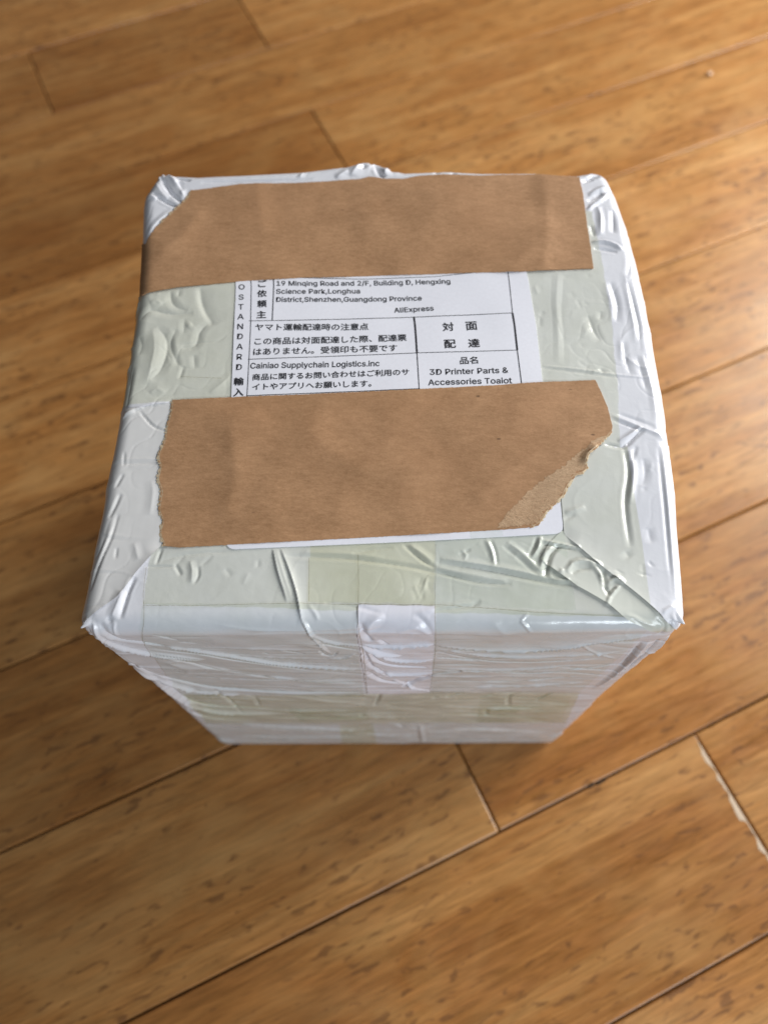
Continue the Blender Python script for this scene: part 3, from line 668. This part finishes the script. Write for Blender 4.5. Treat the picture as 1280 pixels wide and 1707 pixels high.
def surf(q, offset=0.0, stiff=False):
    """sharp-box points -> points on the wrapped parcel, in metres"""
    p, n = roundmap(q)
    h = big(p)
    # the wrapping keeps the floor and the outline: no swelling near the floor
    h *= sm(0, 25, p[:, 2])
    if not stiff:
        mk = mask(p)
        side = 1 - sm(0.35, 0.9, n[:, 2])
        f = wrinkles(p) + crumple(p, side) + (0.016 + 0.05 * side) * wsum(W_MID, p) + 0.06 * side * wsum(W_STREAK, p) * (0.6 + 0.4 * np.sin(p[:, 0] * 0.045 + 1)) + 0.005 * wsum(W_FINE, p)
        h = h + f * mk * sm(-1, 12, p[:, 2])
    r = p + n * (h + offset)[:, None] if np.ndim(h + offset) else p + n * (h + offset)
    r = warp(r)
    r[:, 2] = np.maximum(r[:, 2], 0.05)
    return r * MM


# ------------------------------------------------------------------ parcel
parcel = bpy.data.objects.new('parcel', None)
col.objects.link(parcel)
parcel['label'] = 'cube shaped parcel wrapped in white film and clear tape with brown paper strips on top'
parcel['category'] = 'parcel'


def wrap_mesh():
    nx, ny, nz = 540, 540, 260
    xs = np.linspace(-W_ / 2, W_ / 2, nx + 1)
    ys = np.linspace(0, D_, ny + 1)
    t = np.linspace(0, 1, nz + 1)
    zs = H_ * (1 - (0.62 * t + 0.38 * t ** 2))
    zs[-1] = 0
    V, Fs, base = [], [], 0

    def face(A, B, f, flip):
        nonlocal base
        a, b = np.meshgrid(A, B, indexing='ij')
        V.append(f(a.ravel(), b.ravel()))
        i, j = np.meshgrid(np.arange(len(A) - 1), np.arange(len(B) - 1), indexing='ij')
        k = (i * len(B) + j).ravel() + base
        q = np.stack([k, k + len(B), k + len(B) + 1, k + 1], 1)
        Fs.append(q[:, ::-1] if flip else q)
        base += len(A) * len(B)
    o = np.ones_like
    face(xs, ys, lambda a, b: np.stack([a, b, o(a) * H_], 1), False)
    face(xs, zs, lambda a, b: np.stack([a, o(a) * 0, b], 1), True)
    face(xs, zs, lambda a, b: np.stack([a, o(a) * D_, b], 1), False)
    face(ys, zs, lambda a, b: np.stack([o(a) * -W_ / 2, a, b], 1), False)
    face(ys, zs, lambda a, b: np.stack([o(a) * W_ / 2, a, b], 1), True)
    V = np.vstack(V)
    F = np.vstack(Fs)
    key = np.round(V * 1000).astype(np.int64)
    u, first, inv = np.unique(key, axis=0, return_index=True, return_inverse=True)
    V = V[first]
    F = inv.ravel()[F]
    return V, F


V, F = wrap_mesh()
mesh_obj('film_wrapping', surf(V), F, M['film'], parcel)


def quad_sheet(name, c, mat, offset, res=0.42, wob=0.12, parent=parcel):
    """strip of tape: corners c (unfolded mm, counter-clockwise), stuck down along every crease"""
    c = np.asarray(c, float)
    nu = int(max(np.linalg.norm(c[1] - c[0]), np.linalg.norm(c[2] - c[3])) / res)
    nv = int(max(np.linalg.norm(c[3] - c[0]), np.linalg.norm(c[2] - c[1])) / res)
    u, v = np.meshgrid(np.linspace(0, 1, nu + 1), np.linspace(0, 1, nv + 1), indexing='ij')
    u, v = u.ravel()[:, None], v.ravel()[:, None]
    P = c[0] * (1 - u) * (1 - v) + c[1] * u * (1 - v) + c[2] * u * v + c[3] * (1 - u) * v
    P = P + wob * np.stack([np.sin(P[:, 1] * 0.9) + np.sin(P[:, 1] * 0.23 + 1), np.sin(P[:, 0] * 0.8) + np.sin(P[:, 0] * 0.19 + 2)], 1)
    i, j = np.meshgrid(np.arange(nu), np.arange(nv), indexing='ij')
    k = (i * (nv + 1) + j).ravel()
    Fq = np.stack([k, k + nv + 1, k + nv + 2, k + 1], 1)
    return mesh_obj(name, surf(fold(P), offset), Fq, mat, parent)


def poly_sheet(name, poly, mat, offset, res, parent, thick=0.0, stiff=True, jitter=None, extra=None, seed=1):
    """sheet with a cut or torn outline; offset may be a function of (x, s); thick adds the edge"""
    rg = random.Random(seed)
    P = [np.array(p, float) for p in poly]
    B = []
    for i in range(len(P)):
        a, b = P[i], P[(i + 1) % len(P)]
        k = max(1, int(np.linalg.norm(b - a) / (min(res, 0.5) if jitter else res)))
        for t in range(k):
            q = a + (b - a) * t / k
            if jitter:
                j = jitter(q)
                q = q + np.array([rg.gauss(0, j), rg.gauss(0, j)])
            B.append(q)
    B = np.array(B)
    lo, hi = B.min(0), B.max(0)
    gx, gy = np.meshgrid(np.arange(lo[0], hi[0], res), np.arange(lo[1], hi[1], res * 0.9), indexing='ij')
    gx = gx + (np.arange(gx.shape[1]) % 2) * res * 0.5
    g = np.stack([gx.ravel(), gy.ravel()], 1)
    g = g[sdf(B, g[:, 0], g[:, 1]) < -res * 0.45]
    pts = [Vector(q) for q in B] + [Vector(q) for q in g]
    r = delaunay_2d_cdt(pts, [], [list(range(len(B)))], 1, 1e-5)
    X = np.array([tuple(v) for v in r[0]])
    Fq = [tuple(f) for f in r[2]]
    off = offset(X) if callable(offset) else np.full(len(X), offset)
    if extra is not None:
        off = off + extra(X)
    V3 = surf(fold(X), off, stiff)
    if thick:
        cnt = {}
        for f in Fq:
            for a, b in zip(f, f[1:] + f[:1]):
                cnt[(a, b)] = 1
        nb = len(V3)
        rim = [e for e in cnt if (e[1], e[0]) not in cnt]
        ids = sorted({a for e in rim for a in e})
        mp = {a: nb + i for i, a in enumerate(ids)}
        low = surf(fold(X[ids]), off[ids] - thick, stiff)
        nr = len(ids)
        V3 = np.vstack([V3, low, V3[ids]])
        for a, b in rim:
            Fq.append((mp[b] + nr, mp[a] + nr, mp[a]))
            Fq.append((mp[b] + nr, mp[a], mp[b]))
    return mesh_obj(name, V3, np.array(Fq), mat, parent)


def tag_part(o, label):
    o['label'] = label
    return o


# clear tape, one strip at a time
quad_sheet('clear_tape', [(-70.3,6.87),(77.44,2.59),(72.38,53.99),(-70.68,55.35)], M['tape'], 0.14)
quad_sheet('clear_tape', [(9.6,55.03),(72.23,54.43),(76.68,162.02),(14.21,162.63)], M['tape'], 0.14)
tag_part(quad_sheet('film_patch', [(-6.81,-86.19),(17.62,-86.73),(15.21,6.38),(-7.23,6.51)], M['patch'], 0.27), 'bright white patch of bare film in the middle of the front face')
quad_sheet('clear_tape', [(-101, 76.5), [(-51.76,80.2)][0], [(-53.72,134.47)][0], (-101, 133)], M['tape_cream'], 0.21)
tag_part(quad_sheet('clear_tape', [(-22.07,7.42),(15.02,6.87),(14.81,31.11),(-22.87,31.41)], M['tape_yellow'], 0.22), 'yellowed square of tape on the front lip')
quad_sheet('clear_tape', [(15.03,6.55),(56.22,4.69),(51.53,47.63),(14.57,47.96)], M['tape_pale'], 0.25)
quad_sheet('clear_tape', [(-80.11,-83.58),(-8.33,-89.26),(-7.43,6.84),(-70.18,7.2)], M['tape_pale'], 0.18)
quad_sheet('clear_tape', [(18.21,-89.84),(76.31,-84.95),(77.79,2.59),(15.38,6.54)], M['tape_pale'], 0.18)
tag_part(quad_sheet('clear_tape', [(-88.3,-215.21),(89.3,-212.07),(76.31,-84.95),(-79.89,-84.6)], M['tape_pale'], 0.23), 'wide cream tape band round the foot of the front face')
tag_part(quad_sheet('clear_tape', [(-82.31,-145.88),(82.29,-148.33),(76.48,-88.01),(-79.69,-87.7)], M['tape_yellow'], 0.31), 'yellowish tape band low on the front face')
quad_sheet('clear_tape', [(-23.85,-205.49),(-5.57,-205.95),(-6.04,-149.09),(-21.55,-148.73)], M['tape_yellow'], 0.38)
quad_sheet('clear_tape', [(41.56,-145.97),(80.09,-146.87),(74.2,-93.17),(37.87,-92.37)], M['tape_pale'], 0.39)
quad_sheet('clear_tape', [(-39.05,-141.31),(-7.77,-142.04),(-7.18,-113.83),(-41.09,-113.06)], M['tape_pale'], 0.37)

# loose film flaps at the two front corners, raised along their free edge
EDGE_L = [(-88.78,1.17),(-85.69,3.36),(-82,6.12),(-77.77,9.09),(-73.65,16.78),(-71.3,20.31),(-67.42,26.07)]
EDGE_A = [(53.86,28.35),(58.01,24.09),(64.13,17.93),(70.88,11.89),(80.63,3.57),(88.65,-7.04)]
EDGE_B = [(46.09,20.42),(48.53,18.44),(56.98,11.43),(65.35,6.58),(81.59,-6.3)]


def line_dist(path, X):
    d = np.full(len(X), 1e9)
    P = np.asarray(path, float)
    for a, b in zip(P[:-1], P[1:]):
        e = b - a
        t = np.clip(((X - a) @ e) / (e @ e), 0, 1)
        d = np.minimum(d, np.linalg.norm(X - a - t[:, None] * e, axis=1))
    return d


def flap(path, back, base, lift, mat, name='film_flap', skip=0.0):
    """loose sheet of film, lifted along its free edge"""
    def off(X):
        ends = np.minimum(np.linalg.norm(X - np.array(path[0]), axis=1), np.linalg.norm(X - np.array(path[-1]), axis=1))
        return base + lift * np.exp(-line_dist(path, X) / 3.0) * sm(0, 5, ends)
    return poly_sheet(name, list(path) + back, mat, off, 0.46, parcel, 0.0, False)


flap(EDGE_L, [(-65.1,27.67),(-71.65,78.01),(-76.84,77.35),(-81.93,75.97)] + [(-104, 78), (-104, 4)], 0.19, 0.75, M['grey_film'])
flap(EDGE_B, [(87.52,-3.43),(80.7,4.55),(70.94,13.04),(64.2,19.1),(58.06,25.29),(53.02,29.98),(48.92,25.77)], 0.17, 0.48, M['taped_film'])
flap(EDGE_A, [(93, -2), (104, 4), (104, 64.5)] + [(87.35,60.31),(84.69,64.2),(80.12,66.3),(76.8,62.68),(73.15,59.33),(67.39,60.51),(58.37,54.12),(53.05,44.39),(53.53,29.16)], 0.21, 0.62, M['film'])
flap(EDGE_A[:-1], [(77.82,5.54),(76.78,26.55),(75.04,47.41),(74.72,60.21),(73.15,59.33),(67.39,60.51),(58.37,54.12),(53.05,44.39),(53.53,29.16)], 0.26, 0.62, M['tape'], 'clear_tape')



def tape_edge(path, wd=0.16, offset=0.42):
    """line of grime caught along the cut edge of a tape strip"""
    P = catmull(path, 0.6)
    T = np.gradient(P, axis=0)
    T /= np.linalg.norm(T, axis=1, keepdims=True)
    Nn = np.stack([-T[:, 1], T[:, 0]], 1)
    wv = wd * (0.55 + 0.45 * np.abs(np.sin(P[:, :1] * 1.7 + P[:, 1:] * 2.3)))
    X = np.vstack([P - Nn * wv / 2, P + Nn * wv / 2])
    n = len(P)
    fs = np.array([(i, i + 1, n + i + 1, n + i) for i in range(n - 1)])
    mesh_obj('tape_edge', surf(fold(X), offset), fs, M['grime'], parcel, False)


for e in ([(-71.04,18.53),(-70.67,10.09),(-69.43,1.75),(-72.49,-12.61),(-74.27,-30.36),(-77.39,-58.2)], [(14.91,25.83),(15.13,15.17),(15.21,6.55),(16.62,-25.08),(17.58,-85.7)], [(-8.16,22.21),(-7.26,6.84),(-6.2,-24.62),(-6.77,-85.17)], [(-70.07,6.54),(-54.18,6.45),(-27.83,6.96),(-7.42,6.68)],
          [(15.38,6.54),(27.64,5.66),(44.72,4.26),(71.41,2.96)], [(-80.35,-84.59),(-51.81,-85.21),(-6.87,-88.25)], [(17.66,-87.75),(46.91,-88.39),(75.84,-84.94)], [(-82.61,-147.29),(-39.65,-146.88),(-6.59,-149.08)], [(-22.84,21.33),(-21.73,7.58)], [(-69.94,88.47),(-55.98,87.57)], [(-7.09,7),(3.81,6.61),(15.21,6.55)], [(16.97,-149.63),(48.74,-148.95),(81.74,-148.31)]):
    tape_edge(e)

# ------------------------------------------------------------------ shipping label
LC = np.array([[(-47.97,24.11)][0], [(53.52,28.96)][0]])
lx = (LC[1] - LC[0]) / np.linalg.norm(LC[1] - LC[0])
ly = np.array([-lx[1], lx[0]])


def rounded(poly, r=3.0, which=(0, 1), n=6):
    P = [np.array(p, float) for p in poly]
    out = []
    for i, p in enumerate(P):
        if i not in which:
            out.append(p)
            continue
        a, b = P[i - 1], P[(i + 1) % len(P)]
        ua, ub = (a - p) / np.linalg.norm(a - p), (b - p) / np.linalg.norm(b - p)
        for k in range(n + 1):
            t = k / n
            out.append((p + ua * r) * (1 - t) ** 2 + 2 * p * t * (1 - t) + (p + ub * r) * t ** 2)
    return out


def lab_und(X):
    p = np.stack([X[:, 0], X[:, 1], np.zeros(len(X))], 1)
    return 0.045 * wsum(W_PAPER, p) + 0.10


LAB_OFF = 0.20
label = poly_sheet('shipping_label', rounded(LABEL), M['label'], LAB_OFF, 1.2, parcel, 0.3, True, extra=lab_und)
tag_part(label, 'white printed shipping label half covered by brown paper strips')


def on_label(P, dz):
    return surf(fold(P), LAB_OFF + lab_und(P) + dz, True)


def ruled(a, b, wd):
    a, b = np.array(a), np.array(b)
    k = max(2, int(np.linalg.norm(b - a) / 1.2))
    e = (b - a) / np.linalg.norm(b - a)
    nrm = np.array([-e[1], e[0]]) * wd / 2
    t = np.linspace(0, 1, k + 1)[:, None]
    c = a + (b - a) * t
    P = np.vstack([c - nrm, c + nrm])
    n = k + 1
    fs = np.array([(i, i + 1, n + i + 1, n + i) for i in range(k)])
    mesh_obj('ruled_line', on_label(P, 0.05), fs, M['ink'], label)


for px, wd in [([(-48.89,112.1),(41.29,114.66)], 0.24), ([(-47.89,95.47),(8.26,97.84),(41.46,98.45)], 0.24), ([(-47.28,80.39),(9.11,82.66)], 0.26), ([(-49.04,134.41),(-47.01,79.66)], 0.24), ([(-40.95,134.29),(-40.89,112.53)], 0.34),
               ([(7.59,113.9),(8.26,97.84)], 0.62), ([(8.26,97.84),(8.94,80)], 0.3), ([(41.92,137.39),(41.29,114.66)], 0.24), ([(41.29,114.66),(41.66,98.45)], 0.62), ([(41.66,98.45),(42.24,82.05)], 0.3), ([(-41.34,132.31),(-9.38,131.29),(15.61,131.79)], 0.2), ([(15.61,131.79),(41.69,134.25)], 0.2)]:
    for a, b in zip(px[:-1], px[1:]):
        ruled(a, b, wd)


try:        # the sans serif that ships inside Blender is closest to the printed one
    import os
    SANS = bpy.data.fonts.load(os.path.join(bpy.utils.resource_path('LOCAL'), 'datafiles', 'fonts', 'Inter.woff2'))
except Exception:
    SANS = None


def text_mesh(body, bold=0.0):
    cu = bpy.data.curves.new('text', 'FONT')
    latin = all(ord(ch) < 128 for ch in body)
    if SANS and latin:
        cu.font = SANS
    cu.body = body
    cu.offset = 0.0
    cu.resolution_u = 3
    o = bpy.data.objects.new('text', cu)
    col.objects.link(o)
    dg = bpy.context.evaluated_depsgraph_get()
    ev = o.evaluated_get(dg)
    me = ev.to_mesh()
    v = np.array([tuple(x.co[:2]) for x in me.vertices])
    f = [tuple(p.vertices) for p in me.polygons]
    ev.to_mesh_clear()
    bpy.data.objects.remove(o)
    bpy.data.curves.remove(cu)
    return v, f


def ink(P, f, bold):
    """one printed piece; the ink has bled a little, so the strokes are thickened"""
    tri = np.array([(p[0], p[k], p[k + 1]) for p in f for k in range(1, len(p) - 1)])
    sh = [(0, 0), (bold, bold * 0.6), (-bold, -bold * 0.6), (bold * 0.6, -bold), (-bold * 0.6, bold)]
    V3 = np.vstack([on_label(P + np.array(d), 0.05 + 0.004 * k) for k, d in enumerate(sh)])
    T = np.vstack([tri + k * len(P) for k in range(len(sh))])
    mesh_obj('printed_text', V3, T, M['ink'], label, False)


CAP = {}


def printed(body, a, b, height=None, bold=0.012):
    """a line of print from a to b (unfolded mm) along its baseline; height = full ink height"""
    v, f = text_mesh(body, bold)
    lo, hi = v.min(0), v.max(0)
    a, b = np.array(a), np.array(b)
    ln = np.linalg.norm(b - a)
    e = (b - a) / ln
    up = np.array([-e[1], e[0]])
    s = ln / (hi[0] - lo[0])
    if height and not CAP:
        hv = text_mesh('H')[0]
        CAP['h'] = hv[:, 1].max() - hv[:, 1].min()
    sy = s if height is None else height / CAP['h']
    P = a + np.outer((v[:, 0] - lo[0]) * s, e) + np.outer(v[:, 1] * sy, up)
    ink(P, f, bold)


def glyph(ch, c, size, latin=False, bold=0.014):
    v, f = text_mesh(ch, bold)
    lo, hi = v.min(0), v.max(0)
    s = size / ((hi[1] - lo[1]) if latin else max(hi - lo))
    m = (lo + hi) / 2
    P = np.array(c) + np.outer((v[:, 0] - m[0]) * s, lx) + np.outer((v[:, 1] - m[1]) * s, ly)
    ink(P, f, bold)


LINES = [
    ('19 Minqing Road and 2/F, Building D, Hengxing', [(-39.88,128.21),(21.08,128.48)], 2.1, 0.05),
    ('Science Park,Longhua', [(-39.96,124.46),(-10.72,124.75)], 2.1, 0.05),
    ('District,Shenzhen,Guangdong Province', [(-39.82,120.75),(10.65,121.16)], 2.1, 0.05),
    ('AliExpress', [(0.99,115.86),(14.52,116.49)], 2.1, 0.05),
    ('ヤマト運輸配達時の注意点', [(-46.5,108.1),(-8.11,108.4)], None, 0.05),
    ('この商品は対面配達した際、配達票', [(-46.23,101.84),(4.78,103.4)], None, 0.05),
    ('はありません。受領印も不要です', [(-46.32,97.36),(1.66,98.94)], None, 0.05),
    ('Cainiao Supplychain Logistics.inc', [(-46.85,91.56),(-4.19,92.31)], 2.3, 0.05),
    ('商品に関するお問い合わせはご利用のサ', [(-45.83,86.83),(5.62,88.58)], None, 0.05),
    ('イトやアプリへお願いします。', [(-45.52,82.79),(-6.74,83.94)], None, 0.05),
    ('品名', [(22.51,92.99),(28.39,93.17)], None, 0.05),
    ('3D Printer Parts &', [(12.42,88.38),(38.13,88.82)], 2.3, 0.05),
    ('Accessories Toaiot', [(11.87,84.09),(39.07,84.51)], 2.3, 0.05),
]
for body, ab, hh, bd in LINES:
    printed(body, ab[0], ab[1], hh, bd)
for ch, c in zip('対面配達', [(18.95,109.1),(26.9,109.39),(19.35,101.54),(27.4,101.83)]):
    glyph(ch, c, 3.75, False, 0.08)
for ch, c in zip('ご依頼主', [(-44.93,129.12),(-44.91,124.53),(-44.71,119.86),(-44.7,114.99)]):
    glyph(ch, c, 3.2, False, 0.08)
for ch, c in zip('ROSTANDARD', [(-51.9,131.75),(-52.17,127.57),(-52.09,122.89),(-51.92,118.46),(-51.75,114.01),(-51.62,109.61),(-51.37,105.28),(-51.15,100.87),(-50.88,96.52),(-50.63,92.23)]):
    glyph(ch, c, 2.35, True, 0.04)
for ch, c in zip('輸入', [(-50.23,86.27),(-49.96,81.87)]):
    glyph(ch, c, 3.2, False, 0.08)

# ------------------------------------------------------------------ brown paper tape
TORN_BACK = [(-87.46,149.27),(-82.58,156.45),(-74.92,165.37),(-71.79,169.61),(-70.79,173.08)]
TORN_LEFT = [(-66.61,25.46),(-68.48,29.73),(-68.32,33.85),(-70,38.04),(-70.14,44.41),(-71.85,48.75),(-71.7,53.14),(-72.88,57.61),(-71.73,63.26),(-71.74,67.87),(-71.12,73.72),(-71.19,78.97)]
TORN_RIGHT = [(69.95,64.8),(68.5,62.99),(66.88,61.42),(64.23,58.29),(62.24,56.3),(61.15,53.65),(61.38,51.23),(59.99,49.72),(57.52,48.66),(56.11,46.51),(54.5,43.73),(53.66,41.61),(51.16,39.1),(49.25,37.02),(47.35,34.54),(46.02,32.29),(43.64,31.08)]
CURL = [(64.25,58.52),(62.65,56.97),(61.38,54.54)]


def near(paths, q, d=1.0):
    return min(line_dist(p, np.array([q]))[0] for p in paths) < d


def pap_und(X):
    p = np.stack([X[:, 0], X[:, 1], np.zeros(len(X))], 1)
    u = lab_und(X) + 0.12 * np.clip(wsum(W_PAPER, p + 40) + 0.6, 0, 3)
    for c, w, a in SOFT:
        u = u + a * np.exp(-(line_dist(c, X) / w) ** 1.5)
    u = u + 1.2 * np.exp(-(line_dist(CURL, X) / 1.5) ** 2)
    return u


PAP_OFF = 0.30
# soft folds pressed into the paper
SOFT = [([(62.25,176.29),(60.15,159.47),(54.62,135.77)], 3.5, 0.45), ([(42.6,133.1),(52.99,145.88),(62.26,149.96)], 4.0, 0.4), ([(-20.69,167.97),(15.32,171.38),(34.89,168.04)], 5.0, 0.4), ([(-46.07,173.96),(-43.55,155.21)], 4.0, 0.35), ([(-16.64,161.51),(0.69,159.42),(27.31,161.89)], 5, 0.3), ([(-80.65,144.97),(-74.19,150.48),(-67.6,161.3)], 3.0, 0.35),
        ([(-50.98,66.5),(-47.48,50.72),(-48.94,37.86)], 4.0, 0.45), ([(-67.92,71.33),(-60.42,73.61),(-44.67,71.09)], 4.5, 0.3), ([(-25.05,66.23),(-16.88,57.07),(-9.12,52.56)], 5.0, 0.35), ([(28.27,41.41),(41.52,54.28),(58.78,61.95)], 3.2, 0.4), ([(9.23,75.22),(40.08,72.53)], 5.0, 0.3), ([(-1.16,39.55),(20.91,41.47)], 5.0, 0.3), ([(-32.17,35.62),(-15.78,37.57)], 4.0, 0.3)]

back = poly_sheet('brown_paper_tape', PAPER_BACK, M['kraft'], PAP_OFF, 1.2, parcel, 0.45, True, extra=pap_und, seed=3,
                  jitter=lambda q: 0.24 if near([TORN_BACK], q) else 0.05)
tag_part(back, 'brown paper tape strip across the back of the parcel top')
front = poly_sheet('brown_paper_tape', PAPER_FRONT, M['kraft'], PAP_OFF, 1.2, parcel, 0.45, True, extra=pap_und, seed=4,
                   jitter=lambda q: 0.20 if near([TORN_LEFT, TORN_RIGHT], q) else 0.04)
tag_part(front, 'brown paper tape strip with torn right end across the front of the parcel top')


def torn_fringe(path, out, parent, wid, dz=-0.12, seed=1):
    """pale fibres standing out of a torn edge; out = +1/-1 picks the side"""
    rg = random.Random(seed)
    P = catmull(path, 0.45)
    T = np.gradient(P, axis=0)
    T /= np.linalg.norm(T, axis=1, keepdims=True)
    Nn = np.stack([-T[:, 1], T[:, 0]], 1) * out
    a = P - Nn * 0.35
    b = P + Nn * np.array([[wid * (0.25 + rg.random() ** 1.5 * 1.3)] for _ in P]) + T * np.array([[rg.gauss(0, 0.12)] for _ in P])
    X = np.vstack([a, b])
    n = len(P)
    z = np.concatenate([np.full(n, PAP_OFF + 0.03), np.full(n, PAP_OFF + dz)]) + pap_und(X)
    fs = np.array([(i, i + 1, n + i + 1, n + i) for i in range(n - 1)])
    mesh_obj('torn_edge', surf(fold(X), z, True), fs, M['fibre'], parent, False)


torn_fringe(TORN_LEFT, 1, front, 0.55, seed=2)
torn_fringe(TORN_RIGHT, 1, front, 0.45, seed=3)
torn_fringe(TORN_BACK[1:], 1, back, 0.6, seed=4)
tl = poly_sheet('torn_layer', [(68.35,63.68),(66.92,62.1),(64.27,58.97),(62.09,56.97),(60.77,53.66),(60.83,51.46),(59.66,50.38),(57.18,49.31),(55.76,46.94),(54.16,44.38),(53.32,42.25),(50.81,39.52),(48.9,37.44),(47,34.96),(45.67,32.7),(43.47,31.69),(33.68,31.36),(36.44,35.67),(40.77,40.88),(44.96,45.1),(48.78,48.3),(53.57,51.53),(57.48,55.02),(61.45,58.99),(65.44,62.57)],
                M['kraft_torn'], PAP_OFF + 0.05, 0.7, front, 0.0, True, extra=pap_und, seed=5, jitter=lambda q: 0.3)
tag_part(tl, 'paler torn paper layer at the ragged end')

# ------------------------------------------------------------------ small floor details
d_, n_ = Vector((math.cos(ANG), math.sin(ANG), 0)), Vector((-math.sin(ANG), math.cos(ANG), 0))


def local_strip(parent, a, b, wid, mat, name, seed, side=1):
    """ragged raised sliver on a plank, a-b in the plank's own metres"""
    rg = random.Random(seed)
    n = 40
    vs_, fs = [], []
    for i in range(n + 1):
        t = i / n
        p = Vector(a).lerp(Vector(b), t)
        wv = wid * max(0.1, 0.5 + 0.5 * math.sin(t * 7 + 1) * math.sin(t * 23) + 0.6 * (rg.random() - 0.3)) * min(1, 6 * t + 0.15, 6 * (1 - t) + 0.15)
        vs_ += [(p.x, p.y, 0.00012), (p.x - side * wv * 0.5, p.y, 0.00030), (p.x - side * wv, p.y + rg.gauss(0, 0.0003), 0.00010)]
    for i in range(n):
        for j in range(2):
            q = i * 3 + j
            fs.append((q, q + 1, q + 4, q + 3))
    return mesh_obj(name, vs_, fs, mat, parent)


pl = planks[(4, 0)]
Lp = (150.5 + 1150) * MM
local_strip(pl, (Lp - 0.0010, 0.090, 0), (Lp - 0.0010, 0.012, 0), 0.0027, M['filler'], 'worn_edge', 6)


def chip(parent, x, y, rx, ry, seed, mat=None):
    rg = random.Random(seed)
    n = 14
    vs_ = [(x, y, 0.00016)] + [(x + rx * math.cos(k / n * 6.283) * rg.uniform(.6, 1.15), y + ry * math.sin(k / n * 6.283) * rg.uniform(.6, 1.15), 0.00011) for k in range(n)]
    mesh_obj('chipped_spot', vs_, [(0, 1 + k, 1 + (k + 1) % n) for k in range(n)], mat or M['chip'], parent)


g = [(105.3,-20.1)][0]
s_, nn_ = g[0] * math.cos(ANG) + g[1] * math.sin(ANG), -g[0] * math.sin(ANG) + g[1] * math.cos(ANG)
chip(pl, (s_ + 1150) * MM, (nn_ - ROWS[4]) * MM - 0.0006, 0.0022, 0.0013, 3)
chip(pl, (s_ + 1155) * MM, (nn_ - ROWS[4]) * MM - 0.0016, 0.0035, 0.0007, 5)

# a crumb on the floor behind the parcel
g = [(262.2,526.9)][0]
bm = bmesh.new()
bmesh.ops.create_icosphere(bm, subdivisions=2, radius=0.0022)
rg = random.Random(8)
for v in bm.verts:
    v.co *= rg.uniform(0.75, 1.15)
    v.co.z *= 0.6
me = bpy.data.meshes.new('crumb')
bm.to_mesh(me)
bm.free()
me.materials.append(M['crumb'])
cr = bpy.data.objects.new('crumb', me)
col.objects.link(cr)
cr.location = (g[0] * MM, g[1] * MM, 0.0011)
cr['label'] = 'tiny pale crumb lying on the floor behind the parcel'
cr['category'] = 'crumb'
